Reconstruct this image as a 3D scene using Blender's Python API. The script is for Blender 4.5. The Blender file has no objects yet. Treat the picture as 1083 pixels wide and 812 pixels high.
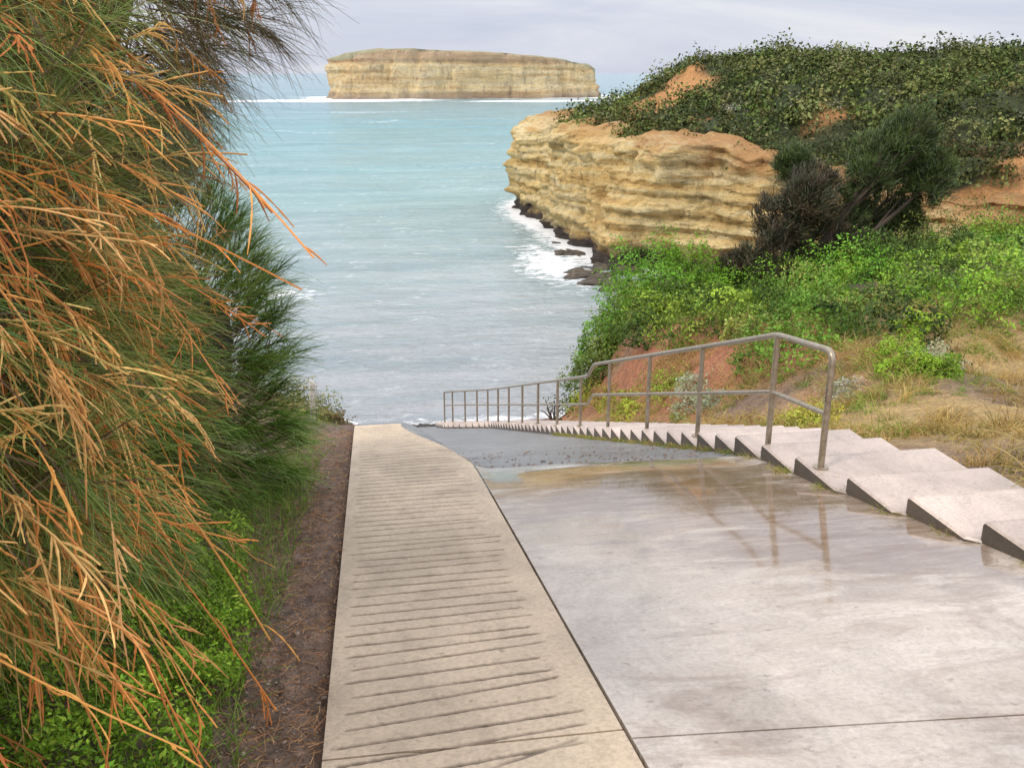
import bpy, math, numpy as np
from mathutils import Vector
rng=np.random.default_rng(7)
sc=bpy.context.scene
# ---------------------------------------------------------------- helpers
def hash3(i,j,k,s):
    v=np.sin(i*127.1+j*311.7+k*74.7+s*53.3)*43758.5453
    return v-np.floor(v)
def vn(x,y,z,s=0):
    x=np.asarray(x,float);y=np.asarray(y,float)+0*x;z=np.asarray(z,float)+0*x
    i=np.floor(x);j=np.floor(y);k=np.floor(z)
    f=x-i;g=y-j;h=z-k
    f=f*f*(3-2*f);g=g*g*(3-2*g);h=h*h*(3-2*h)
    r=0
    for a in(0,1):
        for b in(0,1):
            for c in(0,1):
                r=r+hash3(i+a,j+b,k+c,s)*(f if a else 1-f)*(g if b else 1-g)*(h if c else 1-h)
    return r*2-1
def fbm(x,y,z=0.0,o=4,s=0):
    a=1;r=0;t=0
    x=np.asarray(x,float);y=np.asarray(y,float);z=np.asarray(z,float)
    for n in range(o):
        r=r+a*vn(x*2**n,y*2**n,z*2**n,s+n*7);t+=a;a*=.5
    return r/t
def sstep(a,b,x):
    t=np.clip((x-a)/(b-a),0,1);return t*t*(3-2*t)
def norm(v):
    return v/np.maximum(np.linalg.norm(v,axis=-1,keepdims=True),1e-9)
def mesh(name,V,F,mat=None,col=None,smooth=False,parent=None,attrs=None,matidx=None):
    V=np.asarray(V,np.float32);F=np.asarray(F,np.int32)
    me=bpy.data.meshes.new(name)
    me.vertices.add(len(V));me.vertices.foreach_set("co",V.ravel())
    me.loops.add(F.size);me.loops.foreach_set("vertex_index",F.ravel())
    me.polygons.add(len(F));me.polygons.foreach_set("loop_start",np.arange(0,F.size,F.shape[1],dtype=np.int32))
    me.update(calc_edges=True)
    me.polygons.foreach_set("use_smooth",np.full(len(F),smooth))
    if matidx is not None: me.polygons.foreach_set("material_index",np.asarray(matidx,np.int32))
    if col is not None:
        c=np.ones((len(V),4),np.float32);c[:,:3]=col
        at=me.color_attributes.new("Col",'FLOAT_COLOR','POINT');at.data.foreach_set("color",c.ravel())
    for k,v in (attrs or {}).items():
        at=me.attributes.new(k,'FLOAT','POINT');at.data.foreach_set("value",np.asarray(v,np.float32))
    ob=bpy.data.objects.new(name,me);sc.collection.objects.link(ob)
    if mat is not None:
        for m in (mat if isinstance(mat,list) else [mat]): me.materials.append(m)
    if parent: ob.parent=parent
    return ob
def empty(name,loc=(0,0,0)):
    e=bpy.data.objects.new(name,None);sc.collection.objects.link(e);return e
def gridfaces(nx,ny,off=0):
    i,j=np.meshgrid(np.arange(nx-1),np.arange(ny-1))
    a=(j*nx+i).ravel()+off
    return np.stack([a,a+1,a+1+nx,a+nx],1)
def strandpts(P,D,L,droop,curl,ns):
    N=len(P);t=np.linspace(0,1,ns+1)[None,:,None]
    D=norm(D);C=rng.normal(size=(N,3))*curl
    L=np.asarray(L).reshape(N,1,1)
    dr=np.asarray(droop).reshape(-1,1,1)
    pts=P[:,None,:]+D[:,None,:]*L*t+C[:,None,:]*L*t*t
    pts=pts+np.array([0,0,-1.0])*dr*L*t*t
    return pts
def ribbons(P,D,L,w,droop,curl,ns,c0,c1,taper=.35):
    pts=strandpts(P,D,L,droop,curl,ns);N=len(P)
    T=norm(np.gradient(pts,axis=1))
    R=norm(rng.normal(size=(N,1,3)));S=norm(np.cross(T,np.broadcast_to(R,T.shape)))
    t=np.linspace(0,1,ns+1)[None,:,None]
    ww=np.asarray(w).reshape(-1,1,1)*(1-(1-taper)*t)*.5
    V=np.stack([pts-S*ww,pts+S*ww],2).reshape(-1,3)
    base=(np.arange(N)*(ns+1)*2)[:,None]+np.arange(ns)[None,:]*2
    b=base.ravel();F=np.stack([b,b+1,b+3,b+2],1)
    C=c0[:,None,:]*(1-t)+c1[:,None,:]*t
    C=np.repeat(C[:,:,None,:],2,2).reshape(-1,3)
    return V,F,C
def tubes(pts,rad,cols,sides=4):
    N,n,_=pts.shape
    T=norm(np.gradient(pts,axis=1))
    R=np.broadcast_to(norm(rng.normal(size=(N,1,3))),T.shape)
    A=norm(np.cross(T,R));B=np.cross(T,A)
    V=[]
    for k in range(sides):
        a=2*math.pi*k/sides
        V.append(pts+(A*math.cos(a)+B*math.sin(a))*rad[...,None])
    V=np.stack(V,2).reshape(-1,3)
    C=np.repeat(cols[:,:,None,:],sides,2).reshape(-1,3)
    base=(np.arange(N)*n*sides)[:,None]+np.arange(n-1)[None,:]*sides
    F=[]
    for k in range(sides):
        b=base.ravel();k2=(k+1)%sides
        F.append(np.stack([b+k,b+k2,b+k2+sides,b+k+sides],1))
    return V,np.concatenate(F),C
class Acc:
    def __init__(s): s.V=[];s.F=[];s.C=[];s.n=0
    def add(s,r):
        V,F,C=r;s.V.append(V);s.F.append(F+s.n);s.C.append(C);s.n+=len(V)
    def make(s,name,mat,**k):
        return mesh(name,np.concatenate(s.V),np.concatenate(s.F),mat,np.concatenate(s.C),**k)
def leaves(P,nrm,length,width,col):
    N=len(P)
    n=norm(nrm);R=rng.normal(size=(N,3));A=norm(np.cross(n,R));B=np.cross(n,A)
    l=np.asarray(length).reshape(-1,1)*.5;w=np.asarray(width).reshape(-1,1)*.5
    V=np.stack([P-A*l,P+B*w+n*w*.3,P+A*l,P-B*w+n*w*.3],1).reshape(-1,3)
    b=np.arange(N)*4;F=np.stack([b,b+1,b+2,b+3],1)
    return V,F,np.repeat(col,4,0)
def domes(C,R,H,nl,ls,col,lumps=.25,inner=.55,aspect=.55):
    N=len(C);idx=np.repeat(np.arange(N),nl)
    M=len(idx)
    d=norm(rng.normal(size=(M,3)));d[:,2]=np.abs(d[:,2])*1.0-.12
    d=norm(d)
    ph=hash3(idx*1.0,0,0,3)*50
    l1=vn(d[:,0]*2.6+ph,d[:,1]*2.6+ph,d[:,2]*2.6,5);l2=vn(d[:,0]*6+ph,d[:,1]*6,d[:,2]*6,9)
    lump=1+lumps*l1*1.3+lumps*.9*l2
    rr=lump*(inner+(1-inner)*rng.random(M)**.45)
    P=C[idx]+np.stack([d[:,0]*R[idx]*rr,d[:,1]*R[idx]*rr,d[:,2]*H[idx]*rr],1)
    n=d+rng.normal(size=(M,3))*.55
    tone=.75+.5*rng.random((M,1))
    tone=tone*(.62+.95*np.clip(lump-.75,0,.6)[:,None])  # shade painted into leaf colour: darker in hollows between lumps
    hue=1+rng.normal(size=(M,3))*.06
    c=col[idx]*tone*hue
    l=ls[idx]*(.7+.6*rng.random(M)) if hasattr(ls,'__len__') else ls*(.7+.6*rng.random(M))
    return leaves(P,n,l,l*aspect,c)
# ---------------------------------------------------------------- material helpers
def newmat(name):
    m=bpy.data.materials.new(name);m.use_nodes=True
    nt=m.node_tree;b=nt.nodes["Principled BSDF"];return m,nt,b
def N(nt,t,**k):
    n=nt.nodes.new(t)
    for a,v in k.items(): setattr(n,a,v)
    return n
def noise(nt,scale,detail=5,rough=.6,vec=None,mapscale=None,dist=0,rot=None):
    tx=N(nt,"ShaderNodeTexNoise");tx.inputs["Scale"].default_value=scale
    tx.inputs["Detail"].default_value=detail;tx.inputs["Roughness"].default_value=rough;tx.inputs["Distortion"].default_value=dist
    if vec is None: vec=N(nt,"ShaderNodeNewGeometry").outputs["Position"]
    if mapscale:
        mp=N(nt,"ShaderNodeMapping");mp.inputs["Scale"].default_value=mapscale
        if rot: mp.inputs["Rotation"].default_value=rot
        nt.links.new(vec,mp.inputs["Vector"]);vec=mp.outputs[0]
    nt.links.new(vec,tx.inputs["Vector"]);return tx.outputs["Fac"]
def ramp(nt,fac,stops,interp='LINEAR'):
    r=N(nt,"ShaderNodeValToRGB");r.color_ramp.interpolation=interp
    e=r.color_ramp.elements
    while len(e)<len(stops): e.new(.5)
    for q,(p,c) in zip(e,stops):
        q.position=p;q.color=(*c,1) if hasattr(c,'__len__') else (c,c,c,1)
    nt.links.new(fac,r.inputs[0]);return r.outputs[0]
def mix(nt,fac,a,b,mode='MIX'):
    m=N(nt,"ShaderNodeMix",data_type='RGBA',blend_type=mode)
    for s,v in((0,fac),(6,a),(7,b)):
        if isinstance(v,bpy.types.NodeSocket): nt.links.new(v,m.inputs[s])
        elif hasattr(v,'__len__'): m.inputs[s].default_value=(*v,1)
        else: m.inputs[s].default_value=v
    return m.outputs[2]
def mth(nt,op,a,b=0.0,clamp=False):
    m=N(nt,"ShaderNodeMath",operation=op,use_clamp=clamp)
    for s,v in((0,a),(1,b)):
        if isinstance(v,bpy.types.NodeSocket): nt.links.new(v,m.inputs[s])
        else: m.inputs[s].default_value=v
    return m.outputs[0]
def bump(nt,b,h,strength,dist,prev=None):
    m=N(nt,"ShaderNodeBump");m.inputs["Strength"].default_value=strength;m.inputs["Distance"].default_value=dist
    nt.links.new(h,m.inputs["Height"])
    if prev: nt.links.new(prev,m.inputs["Normal"])
    nt.links.new(m.outputs[0],b.inputs["Normal"]);return m.outputs[0]
def attr(nt,name,out="Fac"):
    a=N(nt,"ShaderNodeAttribute");a.attribute_name=name;return a.outputs[out]
def setcol(nt,b,c): nt.links.new(c,b.inputs["Base Color"])
def folmat(name,rough=.5,trans=.25,spec=.3):
    m,nt,b=newmat(name);c=attr(nt,"Col","Color");setcol(nt,b,c)
    b.inputs["Roughness"].default_value=rough;b.inputs["Specular IOR Level"].default_value=spec
    if trans:
        t=N(nt,"ShaderNodeBsdfTranslucent");nt.links.new(mix(nt,1.0,c,(1.3,1.35,.7),'MULTIPLY'),t.inputs[0])
        mx=N(nt,"ShaderNodeMixShader");mx.inputs[0].default_value=trans
        nt.links.new(b.outputs[0],mx.inputs[1]);nt.links.new(t.outputs[0],mx.inputs[2])
        nt.links.new(mx.outputs[0],nt.nodes["Material Output"].inputs[0])
    return m
M_leaf=folmat("leaf",.6,.15,.15);M_scrub=folmat("scrub_leaf",.8,0,.08);M_strand=folmat("needle",.45,0,.35);M_grass=folmat("grass_blade",.6,.2,.2);M_flower=folmat("flower_spike",.6,0,.2)
# ---------------------------------------------------------------- heights
def base_line(y): return 11.4-.2057*y
def L_line(y): return 12.5-.363*y
def smin(a,b,k=.06):
    return .5*(a+b-np.sqrt((a-b)**2+k*k))
def zr(x,y):
    e=.43*(1-sstep(.3,.95,x))
    e=e+np.clip(-x-.45,0,.9)*.55
    e=e*(1-.8*sstep(11,22,y))
    return smin(base_line(y),L_line(y)+e)
def zs(y): return smin(base_line(y),L_line(y))
coast=np.array([(60,134),(34,120),(21,109),(15.8,101),(14.6,94),(14.4,86),(15.6,79),(15.3,71),(16.8,64.5),(21,60),(28,54.5),(36,47.5),(48,39.5),(75,32),(120,27)],float)
def resample(P,step):
    for _ in range(3):
        Q=[P[0]]
        for a,b in zip(P[:-1],P[1:]): Q+= [a*.75+b*.25,a*.25+b*.75]
        Q.append(P[-1]);P=np.array(Q)
    d=np.r_[0,np.cumsum(np.linalg.norm(np.diff(P,axis=0),axis=1))]
    s=np.arange(0,d[-1],step)
    return np.stack([np.interp(s,d,P[:,0]),np.interp(s,d,P[:,1])],1),s
cl,cs=resample(coast,.24)
def sdist(x,y):
    x=np.asarray(x,float);y=np.asarray(y,float)
    D=np.full(x.shape,1e9);P=cl[::8]
    for a,b in zip(P[:-1],P[1:]):
        ab=b-a;t=np.clip(((x-a[0])*ab[0]+(y-a[1])*ab[1])/(ab@ab),0,1)
        D=np.minimum(D,np.hypot(x-a[0]-t*ab[0],y-a[1]-t*ab[1]))
    ins=np.zeros(x.shape,bool);Q=np.vstack([P,[(300,27),(300,160),(60,160)]])
    for (x1,y1),(x2,y2) in zip(Q,np.roll(Q,-1,0)):
        if y1==y2: continue
        c=((y1>y)!=(y2>y))&(x<(x2-x1)*(y-y1)/(y2-y1)+x1);ins^=c
    return np.where(ins,D,-D)
def topdrop(x): return 3.0*sstep(19,34,x)
def headprof(d,x,y):
    z=np.interp(d,[-.01,0,4.9,6.0,10,16,25,60,150],[-3,-3,-3,8.9,10.9,12.7,13.4,14.1,15.2])
    n=fbm(x*.09,y*.09,0,4,11)*2.0+fbm(x*.4,y*.4,0,3,12)*.5
    return z+n*sstep(4,12,d)-topdrop(x)*(1-sstep(6,17,d))*(d>4.9)
def near(x,y):
    P=np.interp(y,[-20,0,5,8,10,15,20,25,32,40,48,60],[15.6,11.5,10.45,9.8,9.4,8.9,8.0,7.0,4.9,2.0,-1.0,-3])
    P=P+sstep(14,20,y)*np.clip(.14*(x-8),-.5,1.3)
    g=sstep(16,24,x)*3.4
    P=np.where((y>28)&(y<66),np.maximum(P,g-1.2-4*sstep(56,66,y)),P)
    P=P+fbm(x*.35,y*.35,0,4,21)*.45*sstep(5,9,x)
    xl=4.2-.9*sstep(24,28,y)
    xb=xl+np.clip(y-21,0,60)*.34
    b=sstep(0,2.4,x-xb)
    st=zs(y)+.04*sstep(xl-.1,xl+.1,x)
    right=st*(1-b)+P*b
    c=zr(x,y)
    ramp_in=sstep(-.24,-.2,x)
    dirt=c-.02+fbm(x*3,y*3,0,3,5)*.03+.25*sstep(-.7,-2.2,x)
    m=dirt*(1-ramp_in)+(c-.09)*ramp_in
    z=np.where(x>xl-.05,right,m)
    return z+fbm(x*4,y*4,0,2,33)*.03*np.where((x>4.25)|(x<-.25),1,0)
def ground_z(x,y):
    d=sdist(x,y)
    h=np.where(d>0,headprof(d,x,y),-3)
    return np.maximum(near(x,y),h),d
def spaced(a,b,fn):
    v=[a]
    while v[-1]<b: v.append(v[-1]+fn(v[-1]))
    return np.array(v)
gx=spaced(-60,220,lambda x:.1 if -3<x<8 else (.25 if -5<x<20 else (.5 if 5<x<60 else 1.6)))
gy=spaced(-14,210,lambda y:.12 if 1<y<16 else (.3 if y<30 else (.55 if y<110 else 2)))
X,Y=np.meshgrid(gx,gy);Z,D=ground_z(X,Y)
x=X.ravel();y=Y.ravel();z=Z.ravel();d=D.ravel()
dirt=np.array([.185,.12,.085]);straw=np.array([.40,.27,.11]);red=np.array([.34,.135,.065]);green=np.array([.045,.058,.02]);peb=np.array([.12,.09,.075]);orange=np.array([.46,.23,.085])
n1=fbm(x*.5,y*.5,0,4,41);n2=fbm(x*.12,y*.12,0,4,42)
col=np.tile(dirt,(len(x),1))
def blend(c,k,m): return c*(1-m[:,None])+k*m[:,None]
col=blend(col,straw,np.where(x>4.1,sstep(-.5,.4,n1+.2),0))
bank=sstep(4.1,5,x)*(1-sstep(6.5,8.5,x))*sstep(9.5,12,y)*sstep(-.3,.2,n1+.25);col=blend(col,red,bank)
gr=sstep(6,9,x)*sstep(14,19,y);col=blend(col,green,gr*.8)
pb=sstep(2.2,.8,z);col=blend(col,peb,pb)
gm=sstep(.0,.25,n2+.03*np.clip(d-8,-6,20)+fbm(x*.35,y*.35,0,3,55)*.6)
hc=orange*(1-gm[:,None])+green*gm[:,None]
col=np.where((d>0)[:,None],hc,col)
m,nt,b=newmat("soil_and_litter")
c=attr(nt,"Col","Color")
f=noise(nt,9,5,.7);f2=noise(nt,60,2,.7);f3=noise(nt,.9,4,.7)
c=mix(nt,1.0,c,ramp(nt,f,[(.25,.5),(.5,.95),(.75,1.5)]),'MULTIPLY')
c=mix(nt,1.0,c,ramp(nt,f3,[(.3,.7),(.5,1.0),(.7,1.2)]),'MULTIPLY')
c=mix(nt,1.0,c,ramp(nt,f2,[(.3,.6),(.6,1.2)]),'MULTIPLY')
setcol(nt,b,c);b.inputs["Roughness"].default_value=.85
p=bump(nt,b,f3,.8,.5);p=bump(nt,b,f,.8,.06,p)
mesh("ground",np.stack([x,y,z],1),gridfaces(len(gx),len(gy)),m,col,smooth=True)
# ---------------------------------------------------------------- cliff rock material
def rockmat(name,dark_base=True,soil_x=True,haze=0,zs_=1.0,topband=None):
    m,nt,b=newmat(name)
    g=N(nt,"ShaderNodeNewGeometry");sep=N(nt,"ShaderNodeSeparateXYZ");nt.links.new(g.outputs["Position"],sep.inputs[0])
    warp=noise(nt,.12/zs_,2,.5)
    zz=mth(nt,'ADD',mth(nt,'MULTIPLY',sep.outputs[2],1.0/zs_),mth(nt,'MULTIPLY',warp,1.6))
    cmb=N(nt,"ShaderNodeCombineXYZ");nt.links.new(zz,cmb.inputs[2])
    nt.links.new(mth(nt,'MULTIPLY',sep.outputs[0],.07/zs_),cmb.inputs[0]);nt.links.new(mth(nt,'MULTIPLY',sep.outputs[1],.07/zs_),cmb.inputs[1])
    st=noise(nt,1.2,5,.72,cmb.outputs[0])
    c=ramp(nt,st,[(.28,(.36,.20,.07)),(.40,(.60,.38,.13)),(.50,(.74,.54,.23)),(.60,(.78,.64,.36)),(.68,(.56,.34,.11)),(.76,(.70,.52,.24))])
    bl=noise(nt,.45/zs_,5,.7)
    c=mix(nt,1.0,c,ramp(nt,bl,[(.3,.68),(.5,1.0),(.7,1.15)]),'MULTIPLY')
    vs=noise(nt,1.0/zs_,5,.75,None,(1,1,.3),.8)
    c=mix(nt,1.0,c,ramp(nt,vs,[(.33,.5),(.44,1.0),(.7,1.1)]),'MULTIPLY')
    pit=noise(nt,2.2/zs_,5,.75,None,(1,1,1.8))
    c=mix(nt,1.0,c,ramp(nt,pit,[(.31,.4),(.43,1.0),(.7,1.12)]),'MULTIPLY')
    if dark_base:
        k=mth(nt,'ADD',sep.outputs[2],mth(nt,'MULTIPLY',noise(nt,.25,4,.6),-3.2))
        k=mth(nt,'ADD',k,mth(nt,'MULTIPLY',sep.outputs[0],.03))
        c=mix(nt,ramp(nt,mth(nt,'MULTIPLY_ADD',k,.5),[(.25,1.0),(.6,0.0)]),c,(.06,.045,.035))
    if soil_x:
        k=mth(nt,'ADD',mth(nt,'MULTIPLY',sep.outputs[0],.045),mth(nt,'MULTIPLY',bl,1.5))
        k=mth(nt,'ADD',k,mth(nt,'MULTIPLY',sep.outputs[2],.16))
        s=ramp(nt,mth(nt,'MULTIPLY',k,.25),[(.70,0.0),(.79,.85)])
        c=mix(nt,s,c,(.46,.225,.08))
    if topband:
        k=mth(nt,'ADD',sep.outputs[2],mth(nt,'MULTIPLY',noise(nt,.05,4,.6),6))
        c=mix(nt,ramp(nt,mth(nt,'MULTIPLY',k,1/40),[(.50,0.0),(.56,.6)]),c,(.50,.29,.16))
        c=mix(nt,ramp(nt,mth(nt,'MULTIPLY',k,1/40),[(.08,.75),(.18,.0)]),c,(.26,.18,.13))
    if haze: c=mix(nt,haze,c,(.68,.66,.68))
    setcol(nt,b,c);b.inputs["Roughness"].default_value=.85
    p=bump(nt,b,st,.8,.5*zs_);p=bump(nt,b,vs,.6,.5*zs_,p);bump(nt,b,pit,1.0,.35*zs_,p)
    return m
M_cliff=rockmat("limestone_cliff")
tan=np.gradient(cl,axis=0);tan=norm(tan);inn=np.stack([-tan[:,1],tan[:,0]],1)
if sdist(np.array([cl[200,0]+inn[200,0]*2]),np.array([cl[200,1]+inn[200,1]*2]))[0]<0: inn=-inn
for _ in range(90):
    inn[1:-1]=(inn[:-2]+inn[2:]+inn[1:-1])/3
inn=norm(inn)
rows_z=np.r_[np.linspace(-1,8.2,84),np.linspace(8.25,8.9,14)]
rows_d=np.r_[.1+1.9*(np.linspace(0,1,84))**1.3,np.linspace(2.2,7.6,14)]
S,ZZ=np.meshgrid(cs,rows_z);_,DD=np.meshgrid(cs,rows_d)
px=cl[:,0][None,:]+0*DD;py=cl[:,1][None,:]+0*DD
face=sstep(8.9,7.6,ZZ)
big=fbm(px*.13,py*.13,ZZ*.06,3,61)*2.4+fbm(px*.45,py*.45,ZZ*.12,4,62)*1.7
gully=np.abs(fbm(px*.28,py*.28,ZZ*.04,3,67))*2.2
lay=vn(0*ZZ+.5,px*.03,ZZ*1.7+fbm(px*.08,py*.08,0,2,8)*1.5,63)*.5+np.round(vn(px*.1,py*.1,ZZ*3.2,64)*2)/2*.34
fine=fbm(px*1.3,py*1.3,ZZ*1.6,4,65)*.6
notch=.9*sstep(2.2,.8,ZZ)*sstep(40,20,px)
tiltw=sstep(18,32,px)*2.4
disp=DD+(big+lay+fine+notch+gully-.5)*face+tiltw*np.clip(ZZ/8.2,0,1)*(1-sstep(2,7.2,DD))
VX=px+inn[:,0][None,:]*disp;VY=py+inn[:,1][None,:]*disp
topn=fbm(px*.2,py*.2,0,3,66)*1.2+fbm(px*.8,py*.8,0,3,68)*.35
ztop=1-topdrop(px)/8.2
VZ=ZZ*np.where(ZZ>0,ztop,1)+topn*sstep(4,8.2,ZZ)+fbm(VX*.8,VY*.8,0,3,69)*.4*sstep(8,8.4,ZZ)
last=sstep(5.6,6.8,DD);gz_,_=ground_z(VX,VY);VZ=VZ*(1-last)+(gz_-.03)*last
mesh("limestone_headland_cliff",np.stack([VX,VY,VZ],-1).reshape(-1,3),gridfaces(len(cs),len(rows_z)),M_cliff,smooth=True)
# ---------------------------------------------------------------- island
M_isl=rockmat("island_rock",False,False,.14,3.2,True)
rt=np.array([.988,.152]);fw=np.array([-.152,.988]);ic=np.array([66.5,517.5])+fw*32
th=np.linspace(0,2*math.pi,700,endpoint=False)
ex=.55
sa=np.sign(np.cos(th))*np.abs(np.cos(th))**ex*78;sb=np.sign(np.sin(th))*np.abs(np.sin(th))**ex*32
def itop(a): return np.interp(a,[-80,-73,-55,-22,5,38,62,72,79],[18.5,21.5,24.2,23.6,23.0,20.4,17.0,13.5,9.0])
rows=np.r_[np.linspace(0,1,50),np.linspace(1.02,1.5,14)]
V=[]
for q in rows:
    hz=itop(sa)
    if q<=1:
        zz=-2+(hz+2)*q
        wob=fbm(sa*.06,sb*.06,zz*.03,4,71)*10+vn(zz*.55,0*zz,sa*.01,72)*1.6+fbm(sa*.25,sb*.25,zz*.08,3,73)*4
        k=1-(.03+.04*q)-wob*.012
        V.append(np.stack([sa*k,sb*k,zz],1))
    else:
        k0=(1-(.07))*(1-(q-1)/.5)
        zz=itop(sa*k0)+fbm(sa*k0*.1,sb*k0*.1,0,3,74)*1.0+.5
        V.append(np.stack([sa*k0,sb*k0,zz],1))
V=np.array(V);n=len(th);R_=len(rows)
W=np.empty_like(V);W[...,0]=ic[0]+V[...,0]*rt[0]+V[...,1]*fw[0];W[...,1]=ic[1]+V[...,0]*rt[1]+V[...,1]*fw[1];W[...,2]=V[...,2]
F=[];a=np.arange(n);a2=(a+1)%n
for j in range(R_-1): F.append(np.stack([j*n+a,j*n+a2,(j+1)*n+a2,(j+1)*n+a],1))
F=np.concatenate(F)
m2,nt,b=newmat("island_turf");c=ramp(nt,noise(nt,.2,5,.7),[(.3,(.30,.23,.15)),(.6,(.32,.32,.20)),(.8,(.42,.31,.20))]);setcol(nt,b,c);b.inputs["Roughness"].default_value=.95
mi=np.zeros(len(F),int);mi[49*n:]=1
mesh("sea_stack_island",W.reshape(-1,3),F,[M_isl,m2],smooth=True,matidx=mi)
# ---------------------------------------------------------------- sea
sx=np.r_[spaced(0,14000,lambda v:max(.5,.02*v))];sx=np.r_[-sx[::-1][:-1],sx]+14
sy=spaced(20,16000,lambda v:max(.4,.011*v))
X,Y=np.meshgrid(sx,sy);x=X.ravel();y=Y.ravel()
far=sstep(40,160,y)
A=.06+.36*far*(1-sstep(500,1500,y))
u_=x*.15-y*.985+fbm(x*.012,y*.02,0,3,81)*32
amp=.5+.8*np.clip(fbm(x*.02,y*.03,0,3,85)+.3,0,1)
zw=A*amp*(np.sin(u_*.22)*.6+np.sin(u_*.41+x*.05)*.3)+fbm(x*.35,y*.6,0,3,82)*.09
zw=zw*(y<1500)
dd=np.full(x.shape,1e6);nearm=(y<170)&(np.abs(x-30)<80)
dd[nearm]=-sdist(x[nearm],y[nearm]);dd=np.where(dd<0,0,dd)
foam=.9*np.exp(-dd/2.4)
nz=near(x,y);foam=np.maximum(foam,.75*np.exp(-np.clip(-nz,0,50)/.5)*(y<60)*(nz<.3))
ia=(x-ic[0])*rt[0]+(y-ic[1])*rt[1];ib=(x-ic[0])*fw[0]+(y-ic[1])*fw[1]
di=np.maximum(np.abs(ia)-76,np.abs(ib)-30);foam=np.maximum(foam,1.35*np.exp(-np.clip(di-3,0,1e5)/15)*(di>-8)*(.75+.5*fbm(x*.03,y*.03,0,3,86)+.2))
foam=np.maximum(foam,1.45*np.exp(-((ia+85)/52)**2-((ib+58+.14*ia)/22)**2))
foam=np.maximum(foam,1.3*np.exp(-((ia-20)/46)**2-((ib+80)/18)**2))
foam=np.maximum(foam,.70*np.exp(-((x+6)/3.5)**2-((y-59)/2.5)**2))
foam=np.maximum(foam,.80*np.exp(-((x-13.2)/3.2)**2-((y-66)/10)**2))
for (yc,xc,wx_,k) in((150,16,16,.42),(182,20,22,.46),(228,-12,40,.54),(285,20,50,.55),(350,-10,60,.62)):
    foam=np.maximum(foam,k*np.exp(-((x-xc)/wx_)**2-((y-yc-.08*(x-xc)-fbm(x*.03,0*x,yc,2,4)*16)/(yc*.010))**2))
m,nt,b=newmat("sea_water")
g=N(nt,"ShaderNodeNewGeometry");sep=N(nt,"ShaderNodeSeparateXYZ");nt.links.new(g.outputs["Position"],sep.inputs[0])
dist=mth(nt,'MULTIPLY',sep.outputs[1],1/400)
c=ramp(nt,dist,[(.08,(.36,.37,.39)),(.15,(.34,.41,.42)),(.26,(.27,.43,.43)),(.6,(.15,.355,.38)),(1.0,(.17,.32,.37))])
pt=noise(nt,.05,4,.6,None,(1,2.5,1))
c=mix(nt,1.0,c,ramp(nt,pt,[(.3,(.82,.86,.88)),(.7,(1.12,1.08,1.06))]),'MULTIPLY')
sw=noise(nt,.12,5,.65,None,(.5,3.2,1))
c=mix(nt,1.0,c,ramp(nt,sw,[(.35,(.76,.85,.87)),(.62,(1.1,1.06,1.05))]),'MULTIPLY')
fn=noise(nt,.9,6,.75,None,(1,1.6,1),.6)
fa=attr(nt,"foam")
fm=mth(nt,'ADD',mth(nt,'MULTIPLY',fa,.75),mth(nt,'MULTIPLY',mth(nt,'SUBTRACT',fn,.5),1.5))
fs=ramp(nt,fm,[(.33,0.0),(.52,1.0)])
lace=noise(nt,.5,6,.7,None,(1,2.2,1),1.0)
fs=mth(nt,'MAXIMUM',fs,ramp(nt,lace,[(.57,0.0),(.68,.28)]))
c=mix(nt,fs,c,(.86,.87,.88))
setcol(nt,b,c)
nt.links.new(ramp(nt,fs,[(0,.16),(1,.7)]),b.inputs["Roughness"])
b.inputs["IOR"].default_value=1.33
w1=noise(nt,1.6,4,.65,None,(1,2.2,1));w2=noise(nt,.35,4,.6,None,(1,2.8,1))
p=bump(nt,b,w2,.7,.8);bump(nt,b,w1,.8,.18,p)
mesh("sea",np.stack([x,y,zw],1),gridfaces(len(sx),len(sy)),m,smooth=True,attrs={"foam":foam})
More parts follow.
